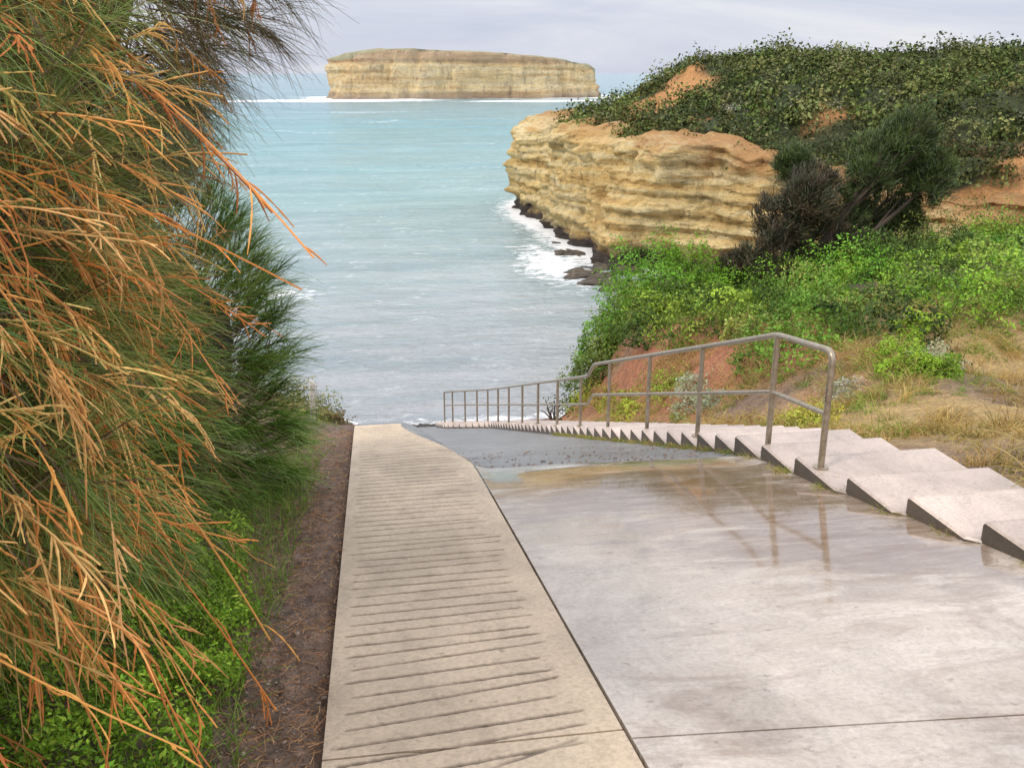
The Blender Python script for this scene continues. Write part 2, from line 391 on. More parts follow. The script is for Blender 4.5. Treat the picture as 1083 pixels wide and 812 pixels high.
# ---------------------------------------------------------------- concrete
def concrete(name,tone,dark,wetattr=False,rough=.6,groove=False,colattr=False):
    m,nt,b=newmat(name)
    a=noise(nt,.9,6,.65);f=noise(nt,45,3,.75);s=noise(nt,2.0,5,.7,None,(1,.35,1),.8)
    c=ramp(nt,a,[(.3,dark),(.52,tone),(.75,tuple(min(v*1.12,.8) for v in tone))])
    c=mix(nt,1.0,c,ramp(nt,f,[(.3,.78),(.6,1.06)]),'MULTIPLY')
    c=mix(nt,1.0,c,ramp(nt,s,[(.35,.82),(.6,1.05)]),'MULTIPLY')
    sp=noise(nt,18,3,.5);c=mix(nt,ramp(nt,sp,[(.66,0.0),(.74,.5)]),c,(.16,.12,.09))
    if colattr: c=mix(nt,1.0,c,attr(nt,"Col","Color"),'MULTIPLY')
    if groove:
        st=noise(nt,5,5,.7,None,(1,.5,1));c=mix(nt,ramp(nt,st,[(.52,0.0),(.7,.35)]),c,(.26,.19,.13))
        c=mix(nt,attr(nt,"groove"),c,(.075,.052,.036))
    if wetattr:
        wn=noise(nt,1.3,6,.68,None,(1.0,2.2,1),1.2)
        wm=mth(nt,'ADD',attr(nt,"wet"),mth(nt,'MULTIPLY',mth(nt,'SUBTRACT',wn,.5),2.4))
        wf=ramp(nt,wm,[(.16,0.0),(.5,1.0)])
        br=noise(nt,3.5,5,.7,None,(.6,2.5,1),.5)
        c=mix(nt,mth(nt,'MULTIPLY',attr(nt,"wet"),ramp(nt,br,[(.38,0.0),(.62,1.3)]),True),c,(.31,.21,.13))
        c=mix(nt,wf,c,mix(nt,1.0,c,(.68,.60,.53),'MULTIPLY'))
        nt.links.new(ramp(nt,mth(nt,'ADD',wf,mth(nt,'MULTIPLY',f,.15)),[(.05,.30),(.8,.035)]),b.inputs["Roughness"])
        nt.links.new(ramp(nt,wf,[(0,0.0),(1,.55)]),b.inputs["Coat Weight"]);b.inputs["Coat Roughness"].default_value=.03
    else: nt.links.new(ramp(nt,a,[(.3,rough-.15),(.7,rough+.1)]),b.inputs["Roughness"])
    setcol(nt,b,c)
    p=bump(nt,b,s,.2,.010);bump(nt,b,f,.25,.0015,p)
    return m
M_strip=concrete("grooved_concrete",(.62,.49,.35),(.46,.35,.24),groove=True)
M_slab=concrete("wet_concrete",(.60,.53,.465),(.45,.385,.325),True)
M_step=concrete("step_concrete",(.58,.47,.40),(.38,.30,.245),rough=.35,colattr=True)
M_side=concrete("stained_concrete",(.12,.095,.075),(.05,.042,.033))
M_gravel,nt,b=newmat("rough_aggregate")
vo=N(nt,"ShaderNodeTexVoronoi");vo.inputs["Scale"].default_value=38
nt.links.new(N(nt,"ShaderNodeNewGeometry").outputs["Position"],vo.inputs["Vector"])
c=ramp(nt,noise(nt,1.6,6,.7),[(.3,(.17,.165,.17)),(.55,(.30,.295,.30)),(.75,(.42,.39,.36))])
c=mix(nt,1.0,c,ramp(nt,vo.outputs["Distance"],[(.1,1.3),(.6,.55)]),'MULTIPLY');setcol(nt,b,c);b.inputs["Roughness"].default_value=.3
bump(nt,b,vo.outputs["Distance"],.8,-.012)
ramp_e=empty("boat_ramp")
def sheet(name,xs,ys,keep,mat,par,dz=0,skirt=.12,hf=None):
    X,Y=np.meshgrid(xs,ys);Z=zr(X,Y)+dz
    at={}
    if hf is not None:
        gd,ga=hf(X,Y);Z=Z-gd;at["groove"]=ga.ravel()
    V=np.stack([X.ravel(),Y.ravel(),Z.ravel()],1);F=gridfaces(len(xs),len(ys))
    if keep is not None:
        cx=X.ravel()[F].mean(1);cy=Y.ravel()[F].mean(1);F=F[keep(cx,cy)]
    E=np.concatenate([F[:,[0,1]],F[:,[1,2]],F[:,[2,3]],F[:,[3,0]]])
    key=np.sort(E,1);_,inv,cnt=np.unique(key[:,0]*10**7+key[:,1],return_inverse=True,return_counts=True)
    B=E[cnt[inv]==1];n=len(V)
    bv=V[B.ravel()].copy();bv[:,2]-=skirt
    tv=V[B.ravel()]
    Va=np.vstack([V,tv,bv]);k=len(B)
    i=np.arange(k)
    F2=np.stack([n+2*i+1,n+2*i,n+2*k+2*i,n+2*k+2*i+1],1)
    for q in at: at[q]=np.r_[at[q],at[q][B.ravel()],at[q][B.ravel()]]
    return mesh(name,Va,np.vstack([F,F2]),mat,smooth=False,parent=par,attrs=at)
gl=[];yy=-1.2;k=0
while yy<9.6:
    ang=.045+.03*math.sin(k*1.9)+(.09*sstep(4.2,3.0,np.array(yy)))+rng.normal()*.008
    gl.append((yy,float(ang),-.16+rng.normal()*.015,.66+rng.normal()*.035));k+=1
    yy+=rng.uniform(.112,.132)
gl+= [(2.38,.42,.1,.62),(2.0,.42,.1,.5)]
def groov(X,Y):
    dep=0*X
    wob=fbm(X*14,Y*14,0,2,91)*.003
    for (y0,s,x0,x1) in gl:
        rws=np.where((Y[:,0]>y0-.1)&(Y[:,0]<y0+.45))[0]
        if len(rws)==0: continue
        a,b_=rws[0],rws[-1]+1;x_=X[a:b_];y_=Y[a:b_]
        dy=np.abs(y_-(y0+s*(x_-x0))+wob[a:b_])
        m_=np.exp(-(dy/.0095)**4)*(sstep(x0-.01,x0+.01,x_)*sstep(x1+.01,x1-.01,x_))
        dep[a:b_]=np.maximum(dep[a:b_],m_*(.85+.4*vn(x_*9,y_*9,0,92)))
    return dep*.012,np.clip(dep*1.1,0,1)*(.85)
bound=lambda x,y: np.where(y<7.3,.79,.79-.52*sstep(7.3,9.6,y))
def kstrip(x,y): return (x<bound(x,y))&(~((y>2.62)&(y<2.632)))
xs=np.linspace(-.226,.79,56);ys=np.r_[np.arange(-2,2.62,.007),2.62,2.632,np.arange(2.64,9.8,.007)]
sheet("grooved_strip",xs,ys,kstrip,M_strip,ramp_e,0,hf=groov)
def wet(X,Y):
    w=.66*np.exp(-((X-2.75)/.85)**2-((Y-4.9)/1.2)**2)
    w=w+.62*np.exp(-((X-1.9)/1.1)**2-((Y-6.3)/.85)**2)+.35*np.exp(-((X-1.3)/.6)**2-((Y-6.9)/.5)**2)
    return w+.12
def slab(name,y0,y1,yfun0,yfun1):
    xs=np.linspace(.803,3.75,100);t=np.linspace(0,1,max(3,int((y1-y0)/.03)))
    X,T=np.meshgrid(xs,t);Y=yfun0(X)*(1-T)+yfun1(X)*T;Z=zr(X,Y)+fbm(X*.8,Y*.8,0,2,95)*.004
    V=np.stack([X.ravel(),Y.ravel(),Z.ravel()],1);F=gridfaces(len(xs),len(t));w_=wet(X,Y).ravel()
    nx=len(xs);ny=len(t)
    ring=np.r_[np.arange(nx),np.arange(2*nx-1,nx*ny,nx),np.arange(nx*ny-2,nx*ny-nx-1,-1),np.arange(nx*(ny-2),0,-nx)]
    bv=V[ring].copy();tv=bv.copy();bv[:,2]-=.12;n=len(V);k=len(ring);i=np.arange(k);j=(i+1)%k
    F2=np.stack([n+j,n+i,n+k+i,n+k+j],1)
    mesh(name,np.vstack([V,tv,bv]),np.vstack([F,F2]),M_slab,parent=ramp_e,smooth=False,attrs={"wet":np.r_[w_,w_[ring],w_[ring]]})
jy=lambda x:2.56-.085*(x-.8)
slab("lower_slab",2.5,7.3,lambda x:jy(x)+.005,lambda x:7.32-.12*(x-.8)+fbm(x*2,0*x,0,3,3)*.08)
slab("upper_slab",-2,2.5,lambda x:0*x-2.0,lambda x:jy(x)-.005)
xs=np.linspace(-.226,3.75,90);ys=np.arange(6.3,35.5,.06)
sheet("aggregate_apron",xs,ys,None,M_gravel,ramp_e,-.014)
# ---------------------------------------------------------------- stairs
def xl_of(y): return 3.1+max(0,6-y)*.11-1.0*float(sstep(24,28.5,np.array(y)))
ends=[-1.3,-.7,-.08,.54,1.16,1.78,2.4,3.0,3.62,4.25,4.87,5.48,6.15,6.75,7.3]
while ends[-1]<31.5: ends.append(ends[-1]+.46)
stairs=empty("concrete_stairs")
V=[];F=[];MI=[];CC=[]
def tread_top(y):
    for a,b in zip(ends[:-1],ends[1:]):
        if a<=y<b: return float(zs(np.array(a)))+.015
    return float(zs(np.array(y)))
for k,(a,b_) in enumerate(zip(ends[:-1],ends[1:])):
    top=float(zs(np.array(a)))+.015;h=.42
    x0=xl_of(b_);x0a=xl_of(a);x1=x0+1.07+rng.normal()*.03
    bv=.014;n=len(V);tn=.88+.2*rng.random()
    ya=a;yb=b_+.02
    prof=[(x0,top-h),(x0,top-bv),(x0+bv,top),(x1-bv,top),(x1,top-bv),(x1,top-h)]
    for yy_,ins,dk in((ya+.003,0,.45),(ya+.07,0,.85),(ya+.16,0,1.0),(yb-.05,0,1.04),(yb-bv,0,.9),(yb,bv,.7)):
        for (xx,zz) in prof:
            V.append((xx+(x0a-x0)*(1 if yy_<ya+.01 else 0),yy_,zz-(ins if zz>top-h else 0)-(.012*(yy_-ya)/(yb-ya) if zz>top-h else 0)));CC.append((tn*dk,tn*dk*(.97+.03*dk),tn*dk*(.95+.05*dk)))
    for s_ in range(5):
        for q in range(5):
            F.append((n+s_*6+q,n+s_*6+q+1,n+(s_+1)*6+q+1,n+(s_+1)*6+q));MI.append(1 if q in(0,4) else 0)
    for o in(0,30):
        F.append((n+o,n+o+1,n+o+4,n+o+5));MI.append(1)
        F.append((n+o+1,n+o+2,n+o+3,n+o+4));MI.append(1)
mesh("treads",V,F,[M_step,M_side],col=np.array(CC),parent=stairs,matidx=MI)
# ---------------------------------------------------------------- handrail
m_st,nt,b=newmat("galvanised_rail")
c=ramp(nt,noise(nt,25,5,.7),[(.3,(.28,.22,.155)),(.6,(.43,.37,.285)),(.8,(.50,.45,.38))]);setcol(nt,b,c);b.inputs["Metallic"].default_value=.55;b.inputs["Roughness"].default_value=.35
rail=empty("metal_handrail")
def pipe(name,pts,r):
    cu=bpy.data.curves.new(name,'CURVE');cu.dimensions='3D';cu.bevel_depth=r;cu.bevel_resolution=4;cu.use_fill_caps=True
    sp=cu.splines.new('POLY');sp.points.add(len(pts)-1)
    for p_,q in zip(sp.points,pts): p_.co=(*q,1)
    cu.materials.append(m_st);ob=bpy.data.objects.new(name,cu);sc.collection.objects.link(ob);ob.parent=rail;return ob
def rnd(pts,r=.12,n=6):
    pts=[Vector(p) for p in pts];out=[pts[0]]
    for a,b_,c_ in zip(pts[:-2],pts[1:-1],pts[2:]):
        rr=min(r,(a-b_).length*.45,(c_-b_).length*.45)
        p0=b_+(a-b_).normalized()*rr;p2=b_+(c_-b_).normalized()*rr
        for i in range(n+1):
            t=i/n;out.append(p0*(1-t)**2+b_*2*t*(1-t)+p2*t*t)
    out.append(pts[-1]);return out
posts=[(3.18,5.92),(3.2,6.87),(3.2,8.51),(3.2,10.2),(3.2,12.0),(3.2,13.7),(3.2,15.5),(3.2,17.4),(3.2,19.3),(3.2,21.3),(3.2,23.2),(3.13,24.8),(2.95,25.9),(2.7,26.9),(2.4,27.8),(2.2,28.5)]
def toprail(y):
    return float(np.interp(y,[5.92,6.87,12.9,13.3,24.5,28.5,30],[11.16,11.02,8.95,8.64,4.72,3.36,2.9]))
xy=lambda y:(float(np.interp(y,[p[1] for p in posts],[p[0] for p in posts])),y)
for i,(a,b_) in enumerate(posts):
    zb=tread_top(b_)-.01;zt=toprail(b_)
    if i==0: zt=toprail(b_)-.1
    pipe(f"post_{i+1}",[(a,b_,zb-.02),(a,b_,zt-.01)],.024)
    pipe(f"flange_{i+1}",[(a,b_,zb),(a,b_,zb+.014)],.055)
far_y=(16,19.3,21.3,23.2,24.8,25.9,26.9,27.8,28.5)
P=[(3.18,5.92,tread_top(5.92)+.5),(3.18,5.92,11.155),(3.2,6.87,11.02),(3.2,12.9,8.95),(3.2,13.25,8.66)]+[(*xy(y_),toprail(y_)) for y_ in far_y]+[(2.2,28.5,2.6)]
pipe("top_rail",rnd(P,.1),.024)
P=[(3.18,5.92,11.16-.47),(3.2,6.87,11.02-.48),(3.2,12.9,8.95-.47),(3.2,13.25,8.66-.45)]+[(*xy(y_),toprail(y_)-.45) for y_ in far_y]
pipe("mid_rail",rnd(P,.05),.019)
# ---------------------------------------------------------------- left sheoak thicket
def ell_pts(c,r,Mn,xmin=-.45):
    n=norm(rng.normal(size=(Mn*3,3)));n=n[(n[:,0]>xmin)&(n[:,1]<.7)][:Mn]
    l=1+.16*vn(n[:,0]*2.3,n[:,1]*2.3+c[1],n[:,2]*2.3,101)*1.6
    return np.array(c)+np.array(r)*n*l[:,None]*(.72+.28*rng.random(len(n))**.6)[:,None],n
def cols(base,n,var=.25):
    base=np.array(base);i=rng.integers(0,len(base),n)
    return base[i]*(1-var/2+var*rng.random((n,1)))*(1+rng.normal(size=(n,3))*.05)
def tuft(acc,pos,dirs,K,spread,L,w,droop,ns,c0,c1,curl=.12,clv=.5):
    n=len(pos);i=np.repeat(np.arange(n),K)
    along=rng.random(len(i))*.16
    D0=norm(dirs)
    P=pos[i]+D0[i]*along[:,None]
    D=D0[i]+rng.normal(size=(len(i),3))*spread
    LL=L*(.6+.8*rng.random(len(i)))
    a=cols(c0,n,clv)[i]*(.8+.4*rng.random((len(i),1)));b_=cols(c1,n,clv)[i]*(.8+.4*rng.random((len(i),1)))
    acc.add(ribbons(P,D,LL,w*(.8+.4*rng.random(len(i))),droop,curl,ns,a,b_))
    tw=strandpts(pos-D0*.25,D0,np.full(n,.45),.1,.1,5)
    acc.add(tubes(tw,np.linspace(.005,.002,6)[None,:].repeat(n,0),np.tile(np.array([.14,.09,.05]),(n,6,1)),3))
bush=empty("coastal_sheoak_bush")
core_m,nt,b=newmat("inner_twigs");setcol(nt,b,ramp(nt,noise(nt,14,5,.8),[(.35,(.010,.014,.006)),(.6,(.04,.055,.018)),(.75,(.09,.07,.035))]));b.inputs["Roughness"].default_value=.9  # solid dark filler added inside the bush, closes gaps behind the needles
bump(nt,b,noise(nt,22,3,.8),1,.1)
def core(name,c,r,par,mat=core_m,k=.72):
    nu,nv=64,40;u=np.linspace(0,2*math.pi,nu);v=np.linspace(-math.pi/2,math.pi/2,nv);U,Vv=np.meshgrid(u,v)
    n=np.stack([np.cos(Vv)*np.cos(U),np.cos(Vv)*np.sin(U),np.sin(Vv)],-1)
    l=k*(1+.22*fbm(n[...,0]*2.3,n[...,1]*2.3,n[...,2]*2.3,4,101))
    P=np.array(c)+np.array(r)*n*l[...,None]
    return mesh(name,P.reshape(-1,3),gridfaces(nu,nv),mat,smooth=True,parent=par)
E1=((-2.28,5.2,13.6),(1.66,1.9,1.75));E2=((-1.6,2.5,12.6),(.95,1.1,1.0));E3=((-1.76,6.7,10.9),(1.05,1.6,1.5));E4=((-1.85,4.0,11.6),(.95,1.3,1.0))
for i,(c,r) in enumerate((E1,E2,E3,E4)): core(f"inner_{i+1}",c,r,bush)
a=Acc()
g_dk=[(.06,.09,.025),(.08,.115,.03),(.12,.09,.045)];g_br=[(.20,.13,.06),(.12,.17,.045),(.28,.17,.08)]
p,n=ell_pts(*E1,1300);tuft(a,p,n*.7+np.array([.2,-.1,-.1])+rng.normal(size=p.shape)*.4,24,.34,.27,.0036,.3,4,g_dk,g_br)
g3a=[(.08,.17,.022),(.10,.20,.025),(.06,.12,.02)];g3b=[(.20,.36,.04),(.27,.38,.06),(.14,.26,.035)]
p,n=ell_pts(*E3,1150);tuft(a,p,n*.8+np.array([.05,-.1,.45])+rng.normal(size=p.shape)*.25,25,.28,.24,.004,.2,4,g3a,g3b)
p,n=ell_pts(*E4,700);tuft(a,p,n*.7+np.array([.1,-.1,.1])+rng.normal(size=p.shape)*.35,24,.30,.26,.0034,.28,4,g3a,g_br+g3b)
g2a=[(.10,.16,.03),(.13,.20,.04)];g2b=[(.22,.31,.06),(.32,.28,.08),(.20,.29,.05)]
p,n=ell_pts(*E2,680);tuft(a,p,n*.6+np.array([.1,-.2,.1])+rng.normal(size=p.shape)*.5,24,.36,.27,.0024,.25,5,g2a,g2b,.16)
a.make("needles",M_strand,parent=bush)
a=Acc()
oc_set=[(.76,.34,.10),(.68,.27,.07),(.82,.48,.18),(.52,.21,.06),(.72,.42,.14)]
def sprays(E,Mn,K,L,Ls,rad,xm=-.4,bias=(.2,-.2,-.15),dr=.5):
    p,n=ell_pts(*E,Mn,xm);p=p+n*.02
    M=len(p);D=norm(n*.6+np.array(bias)+rng.normal(size=n.shape)*.5)
    ns=12;LL=L*(.6+.7*rng.random(M));main=strandpts(p,D,LL,dr*(.6+.8*rng.random(M)),.22,ns)
    t=np.linspace(0,1,ns+1)[None,:]
    oc=cols(oc_set,M,.4);gc=cols([(.16,.20,.05),(.30,.20,.07)],M,.3)
    on=sstep(.35,.55,t+0*LL[:,None])
    C=gc[:,None,:]*(1-on[...,None])+oc[:,None,:]*on[...,None]
    bead=.75+.35*np.abs(np.sin(t*40+rng.random((M,1))*6))
    a.add(tubes(main,rad*(.4+.55*on*bead),C,4))
    i=np.repeat(np.arange(M),K);q=.25+.72*rng.random(len(i));f=q*ns;j=np.minimum(f.astype(int),ns-1);w_=(f-j)[:,None]
    base=main[i,j]*(1-w_)+main[i,j+1]*w_;T=norm(main[i,j+1]-main[i,j])
    sd=norm(np.cross(T,rng.normal(size=T.shape)))
    D2=T+sd*(.35+.45*rng.random((len(i),1)))
    n2=9;ls=Ls*(.5+.9*rng.random(len(i)));pts=strandpts(base,D2,ls,.3,.22,n2)
    t2=np.linspace(0,1,n2+1)[None,:];bd=.55+.6*np.abs(np.sin(t2*16+rng.random((len(i),1))*6))+rng.normal(size=(len(i),n2+1))*.14
    R_=rad*bd*(1-.45*t2**3)*np.where(t2<.12,.5,1)
    o2=(oc[i]*(.75+.5*rng.random((len(i),1))))[:,None,:]*(.8+.35*(bd[...,None]-.5))
    a.add(tubes(pts,R_,np.clip(o2,0,.9),4))
sprays(E2,500,9,.29,.080,.0028)
sprays(E2,120,7,.42,.10,.0028,bias=(.4,-.3,-.1),dr=.6)
sprays(((-1.45,2.3,12.1),(.75,.8,.75)),130,8,.30,.085,.0028,bias=(.2,-.3,-.3),dr=.6)
sprays(E4,170,8,.30,.08,.0028)
sprays(E1,300,7,.26,.08,.0034,bias=(.1,-.3,-.1))
sprays(((-1.75,5.6,12.2),(.9,1.2,.8)),60,7,.22,.07,.003)
a.make("flower_spikes",M_flower,parent=bush)
a=Acc()
st=[]
for k in range(26):
    c=[E1,E2,E3,E4][k%4];n=norm(rng.normal(size=3));n[0]=abs(n[0]);tip=np.array(c[0])+np.array(c[1])*n*.8
    b0=np.array([-2.3+rng.normal()*.3,c[0][1]+rng.normal()*.4,0.]);b0[2]=float(ground_z(b0[:1],b0[1:2])[0][0])-.1
    t=np.linspace(0,1,12)[:,None];mid=(b0+tip)/2+rng.normal(size=3)*.2
    st.append(b0*(1-t)**2+mid*2*t*(1-t)+tip*t*t)
st=np.array(st);a.add(tubes(st,np.linspace(.035,.006,12)[None,:].repeat(len(st),0),np.tile(np.array([.12,.08,.055]),(len(st),12,1)),6))
a.make("stems",M_flower,parent=bush)
# ---------------------------------------------------------------- ground cover lower left
def on_ground(x,y): return ground_z(x,y)[0]
n=60000;x=-.56-rng.random(n)**1.1*1.5;y=1.3+rng.random(n)*3.8
keep=(x<-.56-.10*np.sin(y*3)-.10*(y>3.6)-.12*vn(x*3,y*3,0,7))&(vn(x*4,y*4,0,9)>-.5);x=x[keep];y=y[keep];n=len(x)
hgt=(.10+.22*np.clip(vn(x*5,y*5,0,8)+.3,0,1))*rng.random(n)**.6
P=np.stack([x,y,on_ground(x,y)+hgt],1)
cc=cols([(.30,.50,.04),(.42,.60,.07),(.20,.38,.04)],n,.5)*(.45+2.6*hgt[:,None])
a=Acc();nr=rng.normal(size=(n,3))*.6;nr[:,2]+=.8
a.add(leaves(P,nr,.024*(.7+.6*rng.random(n)),.012*np.ones(n),np.clip(cc,0,.75)))
n=7000;x=-.50-rng.random(n)*1.4;y=1.5+rng.random(n)*6.5;P=np.stack([x,y,on_ground(x,y)],1)
D=rng.normal(size=(n,3))*.45;D[:,2]=1
a.add(ribbons(P,D,.08+.2*rng.random(n),.004,.35,.15,4,cols([(.14,.24,.04)],n,.4),cols([(.28,.42,.06)],n,.4)))
a.make("ground_cover_plants",M_leaf)
n=9500;x=-.24-rng.random(n)*.75;y=1.4+rng.random(n)**1.5*8;P=np.stack([x,y,on_ground(x,y)+.006],1)
D=rng.normal(size=(n,3));D[:,2]*=.08
a=Acc();a.add(ribbons(P,D,.03+.06*rng.random(n),.003,.05,.15,3,cols([(.40,.19,.08),(.5,.3,.14),(.12,.07,.05)],n,.5),cols([(.44,.22,.09)],n,.5)))
a.make("fallen_needles",M_flower)
def rocks(name,C,R,mat,flat=.6,parent=None,sub=2):
    import bmesh
    bm=bmesh.new();bmesh.ops.create_icosphere(bm,subdivisions=sub,radius=1);bv=np.array([v.co[:] for v in bm.verts]);bf=np.array([[v.index for v in f.verts] for f in bm.faces]);bm.free()
    V=[];F=[]
    for i,(c,r) in enumerate(zip(C,R)):
        l=1+.75*fbm(bv[:,0]*1.3+i*7,bv[:,1]*1.3,bv[:,2]*1.3,3,i%9)
        s=np.array([1,.6+.6*rng.random(),flat*(.7+.5*rng.random())]);a_=rng.random()*6.28
        q=bv*l[:,None]*s*r;q=np.stack([q[:,0]*math.cos(a_)-q[:,1]*math.sin(a_),q[:,0]*math.sin(a_)+q[:,1]*math.cos(a_),q[:,2]],1)
        V.append(q+c);F.append(bf+i*len(bv))
    return mesh(name,np.concatenate(V),np.concatenate(F),mat,smooth=False,parent=parent)
m_rock,nt,b=newmat("dark_wet_rock");setcol(nt,b,ramp(nt,noise(nt,1.5,5,.7),[(.3,(.04,.032,.027)),(.55,(.11,.085,.06)),(.75,(.26,.19,.12))]));b.inputs["Roughness"].default_value=.45;bump(nt,b,noise(nt,3,5,.75),1,.25)
C=[];R=[]
for (cx,cy,sx_,sy_,k) in((15.7,62,.8,1.5,34),(17.2,58,1.5,1.4,26),(15.0,70,.4,2.5,8)):
    for _ in range(k):
        C.append((cx+rng.normal()*sx_,cy+rng.normal()*sy_,-.10+rng.random()*.12));R.append(.18+rng.random()**2*.75)
rocks("shore_rocks",C,R,m_rock,.4,sub=3)
m_peb,nt,b=newmat("pebble");setcol(nt,b,ramp(nt,noise(nt,6,3,.6),[(.3,(.14,.10,.07)),(.6,(.30,.22,.17)),(.8,(.45,.38,.32))]));b.inputs["Roughness"].default_value=.6
n=900;x=-.22-rng.random(n)*.45;y=1.4+rng.random(n)*8.4;C=np.stack([x,y,on_ground(x,y)],1);rocks("path_pebbles",C,.004+.009*rng.random(n)**2,m_peb,.7,sub=1)
n=420;x=-1.5+rng.random(n)*5;y=33+rng.random(n)*2.6;C=np.stack([x,y,zr(x,y)],1);rocks("beach_stones",C,.05+.14*rng.random(n)**2,m_rock,.6,sub=1)
n=260;x=.6+rng.random(n)*2.5;y=7.3+rng.random(n)**2*3.0;C=np.stack([x,y,zr(x,y)-.01],1);rocks("loose_gravel",C,.006+.014*rng.random(n)**2,m_peb,.7,sub=1)
# weathered white marker post on the left shoulder
m_post,nt,b=newmat("weathered_white_paint");setcol(nt,b,ramp(nt,noise(nt,30,4,.7),[(.35,(.35,.28,.20)),(.5,(.62,.60,.55)),(.8,(.72,.70,.66))]));b.inputs["Roughness"].default_value=.7
import bmesh
bm=bmesh.new();h=.52;s=.028
for zz,ss in((0,s),(h-.03,s),(h,s*.55)):
    for (qx,qy) in((-1,-1),(1,-1),(1,1),(-1,1)): bm.verts.new((qx*ss,qy*ss,zz))
bm.verts.ensure_lookup_table()
for l_ in(0,4):
    for q in range(4): bm.faces.new([bm.verts[l_+q],bm.verts[l_+(q+1)%4],bm.verts[l_+4+(q+1)%4],bm.verts[l_+4+q]])
bm.faces.new([bm.verts[8+q] for q in range(4)])
me=bpy.data.meshes.new("marker_post");bm.to_mesh(me);bm.free();me.materials.append(m_post);ob=bpy.data.objects.new("marker_post",me);sc.collection.objects.link(ob)
ob.location=(-.70,10.2,float(on_ground(np.array([-.70]),np.array([10.2]))[0])-.03);ob.rotation_euler=(0,.05,.3)
# ---------------------------------------------------------------- headland scrub
n=10500;x=12+rng.random(n)*100;y=28+rng.random(n)*100;z,d=ground_z(x,y)
z=np.where(d<6.1,8.5-topdrop(x),z)
pn=fbm(x*.12,y*.12,0,4,42)+.6*fbm(x*.35,y*.35,0,3,55)
rim=(d>4.2)&(d<6.3)&(x<30)&(pn>.12)
keep=rim|((d>6.3)&(d<42)&(x/y<.95)&((pn+.035*np.clip(d-7,-6,20)>-.03)|(rng.random(n)<.08)))
x=x[keep];y=y[keep];z=z[keep];d=d[keep]
k2=(d<26)|(rng.random(len(x))<.5);x=x[k2];y=y[k2];z=z[k2];d=d[k2]
n=len(x);print("head bushes",n)
R=.55+1.4*rng.random(n)**2.0;H=R*(.6+.5*rng.random(n))
cb=cols([(.085,.11,.035),(.11,.145,.04),(.16,.19,.055),(.06,.08,.03),(.19,.20,.075),(.12,.13,.06)],n,.7)
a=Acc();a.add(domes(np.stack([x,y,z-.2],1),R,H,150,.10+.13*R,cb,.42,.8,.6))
ii=rng.integers(190,500,80);r_=4.6+rng.random(80)*3;x=cl[ii,0]+inn[ii,0]*r_;y=cl[ii,1]+inn[ii,1]*r_
zz=np.maximum(on_ground(x,y),8.4)
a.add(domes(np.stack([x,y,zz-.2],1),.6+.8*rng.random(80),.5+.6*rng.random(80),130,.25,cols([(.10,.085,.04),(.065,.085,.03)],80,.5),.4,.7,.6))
a.make("headland_scrub",M_scrub)
# grey-silver shrubs dotted along the near rim of the headland
n=60;x=17+rng.random(n)*30;y=50+rng.random(n)*25;z,d=ground_z(x,y);k=(d>6.5)&(d<14);x=x[k];y=y[k];z=z[k];n=len(x)
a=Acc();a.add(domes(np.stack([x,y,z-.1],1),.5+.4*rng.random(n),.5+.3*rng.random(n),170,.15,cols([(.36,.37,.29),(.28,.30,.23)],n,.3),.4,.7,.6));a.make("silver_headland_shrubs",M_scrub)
# ---------------------------------------------------------------- near hillside shrubs
def gz(x,y): return float(ground_z(np.array([float(x)]),np.array([float(y)]))[0][0])
def shrub(name,lst,nl,ls,colors,inner=.7,aspect=.5,lumps=.38,parent=None,var=.25):
    C=np.array([(x,y,gz(x,y)-.08) for x,y,_,_ in lst]);R=np.array([l[2] for l in lst],float);H=np.array([l[3] for l in lst],float)
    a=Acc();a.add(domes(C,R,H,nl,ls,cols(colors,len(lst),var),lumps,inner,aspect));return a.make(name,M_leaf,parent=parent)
mid=[(.11,.18,.035),(.14,.22,.04),(.08,.13,.03)];grey=[(.46,.46,.37),(.38,.40,.30)];yel=[(.38,.42,.06),(.30,.38,.05)]
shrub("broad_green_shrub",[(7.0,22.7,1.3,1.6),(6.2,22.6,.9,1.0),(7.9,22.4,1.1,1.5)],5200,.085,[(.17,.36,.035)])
shrub("dark_bank_shrub",[(5.9,22.6,.9,.9),(5.4,20.8,.7,.6),(6.1,21,.9,.9),(5.9,24.5,.9,.9),(6.4,26,.9,.9),(6.0,19.2,.8,.7),(7,20.5,.9,.9),(7.2,18.6,.8,.7)],1700,.08,mid)
shrub("round_green_shrub",[(6.75,10.7,.42,.42),(7.1,10.5,.3,.28)],4500,.04,[(.24,.36,.04)])
shrub("silver_bush",[(7.3,10.9,.32,.28),(7.5,11.4,.3,.28)],1800,.035,grey)
shrub("silver_bush",[(5.7,10.3,.26,.22),(5.9,10.5,.2,.2)],1500,.03,grey)
shrub("silver_bush",[(5.0,13.5,.4,.32),(5.3,14.2,.35,.3),(5.1,12.9,.3,.25)],1400,.04,grey)
shrub("bright_low_shrub",[(4.75,9.2,.35,.26),(5.0,9.5,.3,.25)],1800,.035,yel)
shrub("bright_low_shrub",[(5.2,15.0,.5,.35),(4.9,17.0,.5,.4),(5.0,19,.6,.4),(4.8,16,.4,.3),(4.9,20.5,.5,.4)],1300,.05,yel)
shrub("low_green_shrub",[(5.9,13.2,.5,.4),(6.6,14,.6,.45),(6.3,15.6,.7,.5),(6.0,17,.6,.5),(7.6,13.6,.5,.35),(8.6,14.4,.6,.5),(9.6,13.6,.6,.5),(10.8,14.2,.7,.6)],1500,.05,mid)
L=[];tries=0
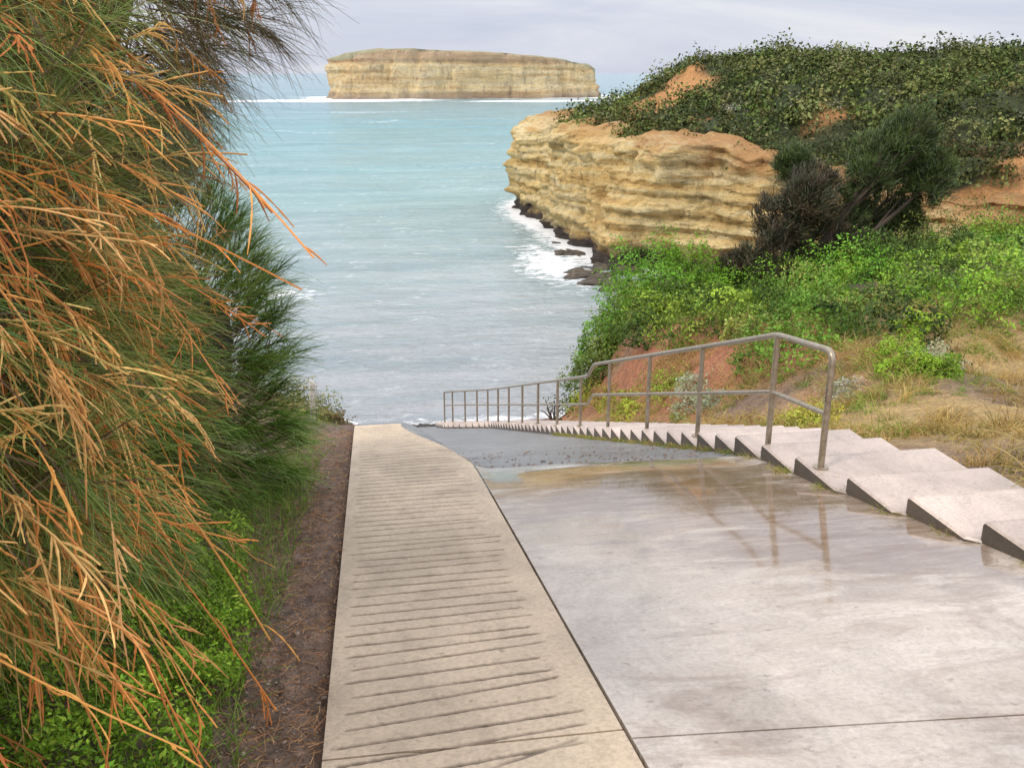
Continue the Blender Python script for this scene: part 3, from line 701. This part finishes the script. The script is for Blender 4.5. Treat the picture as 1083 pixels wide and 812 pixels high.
while len(L)<235 and tries<30000:
    tries+=1
    y=12.5+rng.random()*21;x=6+rng.random()*21
    if x/y<.25 or x/y>.92: continue
    if y<15 and (rng.random()<.72): continue
    if y>18 and x<5.2+(y-20)*.33: continue
    r_=.42+.8*rng.random()**1.5
    if y<17: r_*=.75
    if any((x-q[0])**2+(y-q[1])**2<(.62*(r_+q[2]))**2 for q in L): continue
    L.append((x,y,r_,r_*(.8+.4*rng.random())))
L=np.array(L);print("shrubs",len(L))
C=np.stack([L[:,0],L[:,1],on_ground(L[:,0],L[:,1])-.1],1)
cb=cols([(.19,.36,.035),(.13,.25,.035),(.27,.41,.05),(.09,.15,.03),(.27,.32,.08),(.065,.11,.028)],len(L),.5)
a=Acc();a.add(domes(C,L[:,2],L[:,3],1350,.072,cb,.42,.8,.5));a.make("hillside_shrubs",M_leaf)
shrub("ramp_edge_shrub",[(-.88,10.3,.32,.40),(-.60,10.9,.26,.36),(-1.0,11.2,.35,.4),(-.52,10.5,.18,.22)],1500,.035,[(.22,.24,.07),(.28,.24,.10)])
# ---------------------------------------------------------------- dark tree
tree=empty("windswept_sheoak_tree");tb=np.array([10.9,23.2,gz(10.9,23.2)])
lob=[(940,165,.62),(917,188,.72),(968,178,.5),(965,205,.62),(945,228,.8),(970,248,.55),(945,268,.98),(893,232,.85),(849,212,.6),(821,240,.7),(853,262,.95),(903,284,.95),(803,275,.68),(872,196,.42),(831,220,.5),(788,290,.5)]
R3=np.array([.988,.152,0]);a=Acc();aw=Acc()
for i,(qx,qy,r_) in enumerate(lob):
    c=tb+R3*(qx-840)*.0268+np.array([-.152,.988,0])*rng.normal()*.6;c[2]=7.6+(305-qy)*.0275
    nc=100;r_*=1.08
    rr=np.array([r_,r_,r_*1.05]);n=norm(rng.normal(size=(nc,3)));p=c+rr*n*(.35+.65*rng.random((nc,1))**.5)
    br=qx<870
    c0=[(.05,.07,.022),(.065,.095,.028),(.03,.04,.016)] if not br else [(.085,.06,.04),(.045,.055,.024),(.035,.035,.02)]
    c1=[(.10,.15,.04),(.14,.19,.05),(.06,.09,.03)] if not br else [(.15,.11,.065),(.08,.095,.045),(.07,.055,.035)]
    k=34;ii=np.repeat(np.arange(nc),k);D=n[ii]*.4+rng.normal(size=(nc*k,3))*.35+np.array([.15,0,.7])
    a.add(ribbons(p[ii]+rng.normal(size=(nc*k,3))*.07,D,.21*(.6+.7*rng.random(nc*k)),.022,.1,.12,2,cols(c0,nc,.6)[ii],cols(c1,nc,.6)[ii]))
    t=np.linspace(0,1,10)[:,None];b0=tb+R3*rng.normal()*.12;b0[2]-=.2;md=(b0+c)/2+np.array([rng.normal()*.15-.1,rng.normal()*.15,-.1])
    tr=b0*(1-t)**2+md*2*t*(1-t)+c*t*t
    aw.add(tubes(tr[None],np.linspace(.13,.03,10)[None],np.tile(np.array([.08,.06,.045]),(1,10,1)),7))
    for _ in range(6):
        s0=tr[rng.integers(5,10)];e=c+rr*norm(rng.normal(size=3))*.95;t2=np.linspace(0,1,6)[:,None]
        aw.add(tubes((s0*(1-t2)+e*t2+np.sin(t2*3.1)*rng.normal(size=3)*.08)[None],np.linspace(.035,.008,6)[None],np.tile(np.array([.09,.065,.05]),(1,6,1)),5))
a.make("crown_needles",M_strand,parent=tree);aw.make("trunk_and_limbs",M_flower,parent=tree)
a=Acc()
for (x,y,h) in((5.0,24.6,.6),(5.2,25.6,.5)):
    b0=np.array([x,y,gz(x,y)-.05])
    for k in range(7):
        e=b0+np.array([rng.normal()*.22,rng.normal()*.2,h*(.6+.5*rng.random())]);t=np.linspace(0,1,6)[:,None]
        a.add(tubes((b0*(1-t)+e*t+np.sin(t*3)*rng.normal(size=3)*.08)[None],np.linspace(.03,.01,6)[None],np.tile(np.array([.07,.05,.035]),(1,6,1)),5))
a.make("dead_shrub",M_flower)
# ---------------------------------------------------------------- grass on the right
def grass(name,x,y,K,L,c0,c1,w=.005,sp=.5):
    n=len(x);i=np.repeat(np.arange(n),K);N_=len(i)
    X=x[i]+rng.normal(size=N_)*.05;Yy=y[i]+rng.normal(size=N_)*.05
    P=np.stack([X,Yy,on_ground(X,Yy)-.01],1);D=rng.normal(size=(N_,3))*sp;D[:,2]=1
    Lt=L*(.4+1.2*rng.random(n)**1.5)
    a=Acc();a.add(ribbons(P,D,Lt[i]*(.6+.6*rng.random(N_)),w*(.7+.6*rng.random(N_)),.5,.18,4,cols(c0,n,.6)[i],cols(c1,n,.6)[i],.25));return a.make(name,M_grass)
n=4400;x=4.3+rng.random(n)**1.1*10;y=3.5+rng.random(n)*14
k=(fbm(x*1.1,y*1.1,0,3,13)>-.12)&(x/y<1.15);x=x[k];y=y[k]
grass("dry_grass",x,y,15,.30,[(.38,.25,.09),(.46,.32,.13),(.20,.17,.06)],[(.62,.47,.19),(.54,.39,.16),(.42,.40,.13),(.34,.20,.09)],.009,.55)
n=1500;x=4.3+rng.random(n)*8;y=4+rng.random(n)*14;k=(vn(x*.8,y*.8,0,14)>-.05)&(x/y<1.1)
grass("green_grass",x[k],y[k],16,.24,[(.15,.22,.04)],[(.34,.42,.08),(.26,.34,.07)],.009)
xx=[];yy=[]
for e in ends:
    if 2<e<15:
        m_=rng.integers(6,14)
        xx+=list(xl_of(e)-.04+rng.normal(size=m_)*.035);yy+=list(e+.02+rng.random(m_)*.28)
n=len(xx);x=np.array(xx);y=np.array(yy);i=np.repeat(np.arange(n),18);N_=len(i)
P=np.stack([x[i]+rng.normal(size=N_)*.03,y[i]+rng.normal(size=N_)*.03,zr(x[i],y[i])-.01],1);D=rng.normal(size=(N_,3))*.6;D[:,2]=1
a=Acc();a.add(ribbons(P,D,.03+.08*rng.random(N_),.005,.5,.15,3,cols([(.18,.22,.04),(.36,.27,.10)],n,.4)[i],cols([(.26,.32,.05),(.5,.38,.15)],n,.4)[i]));a.make("step_edge_grass",M_grass)
# ---------------------------------------------------------------- light
sun_el=math.radians(48);az=math.radians(-120)
w=bpy.data.worlds.new("World");sc.world=w;w.use_nodes=True;nt=w.node_tree;bg=nt.nodes["Background"]
sky=N(nt,"ShaderNodeTexSky");sky.sky_type='NISHITA';sky.sun_disc=False;sky.sun_elevation=sun_el;sky.sun_rotation=az;sky.air_density=1.2;sky.dust_density=2
tc=N(nt,"ShaderNodeTexCoord")
cn=noise(nt,2.6,5,.62,tc.outputs["Generated"],(1,1,6),.5)
cc=ramp(nt,cn,[(.3,(6.2,6.8,8.4)),(.5,(7.8,8.1,9.3)),(.68,(9.6,9.6,9.9))])
c=mix(nt,.85,sky.outputs[0],cc)
sp_=N(nt,"ShaderNodeSeparateXYZ");nt.links.new(tc.outputs["Generated"],sp_.inputs[0])
gr_=ramp(nt,sp_.outputs[2],[(.08,(1.0,1.0,1.0)),(.30,(1.45,1.43,1.37)),(.75,(2.15,2.07,1.9))])
c=mix(nt,1.0,c,gr_,'MULTIPLY');nt.links.new(c,bg.inputs[0]);bg.inputs[1].default_value=.1
sl=bpy.data.lights.new("sun",'SUN');sl.energy=1.5;sl.angle=math.radians(10);sl.color=(1,.92,.80)
so=bpy.data.objects.new("sun",sl);sc.collection.objects.link(so)
dv=Vector((math.sin(az)*math.cos(sun_el),math.cos(az)*math.cos(sun_el),math.sin(sun_el)))
so.rotation_euler=dv.to_track_quat('Z','Y').to_euler()
cam=bpy.data.cameras.new("camera");co=bpy.data.objects.new("camera",cam);sc.collection.objects.link(co)
co.location=(0,0,13);co.rotation_euler=(math.radians(90-18.2),0,math.radians(-8.75))
cam.lens=33.24;cam.sensor_width=36;cam.clip_start=.05;cam.clip_end=40000
sc.camera=co
sc.view_settings.view_transform='Standard';sc.view_settings.look='None';sc.view_settings.exposure=0
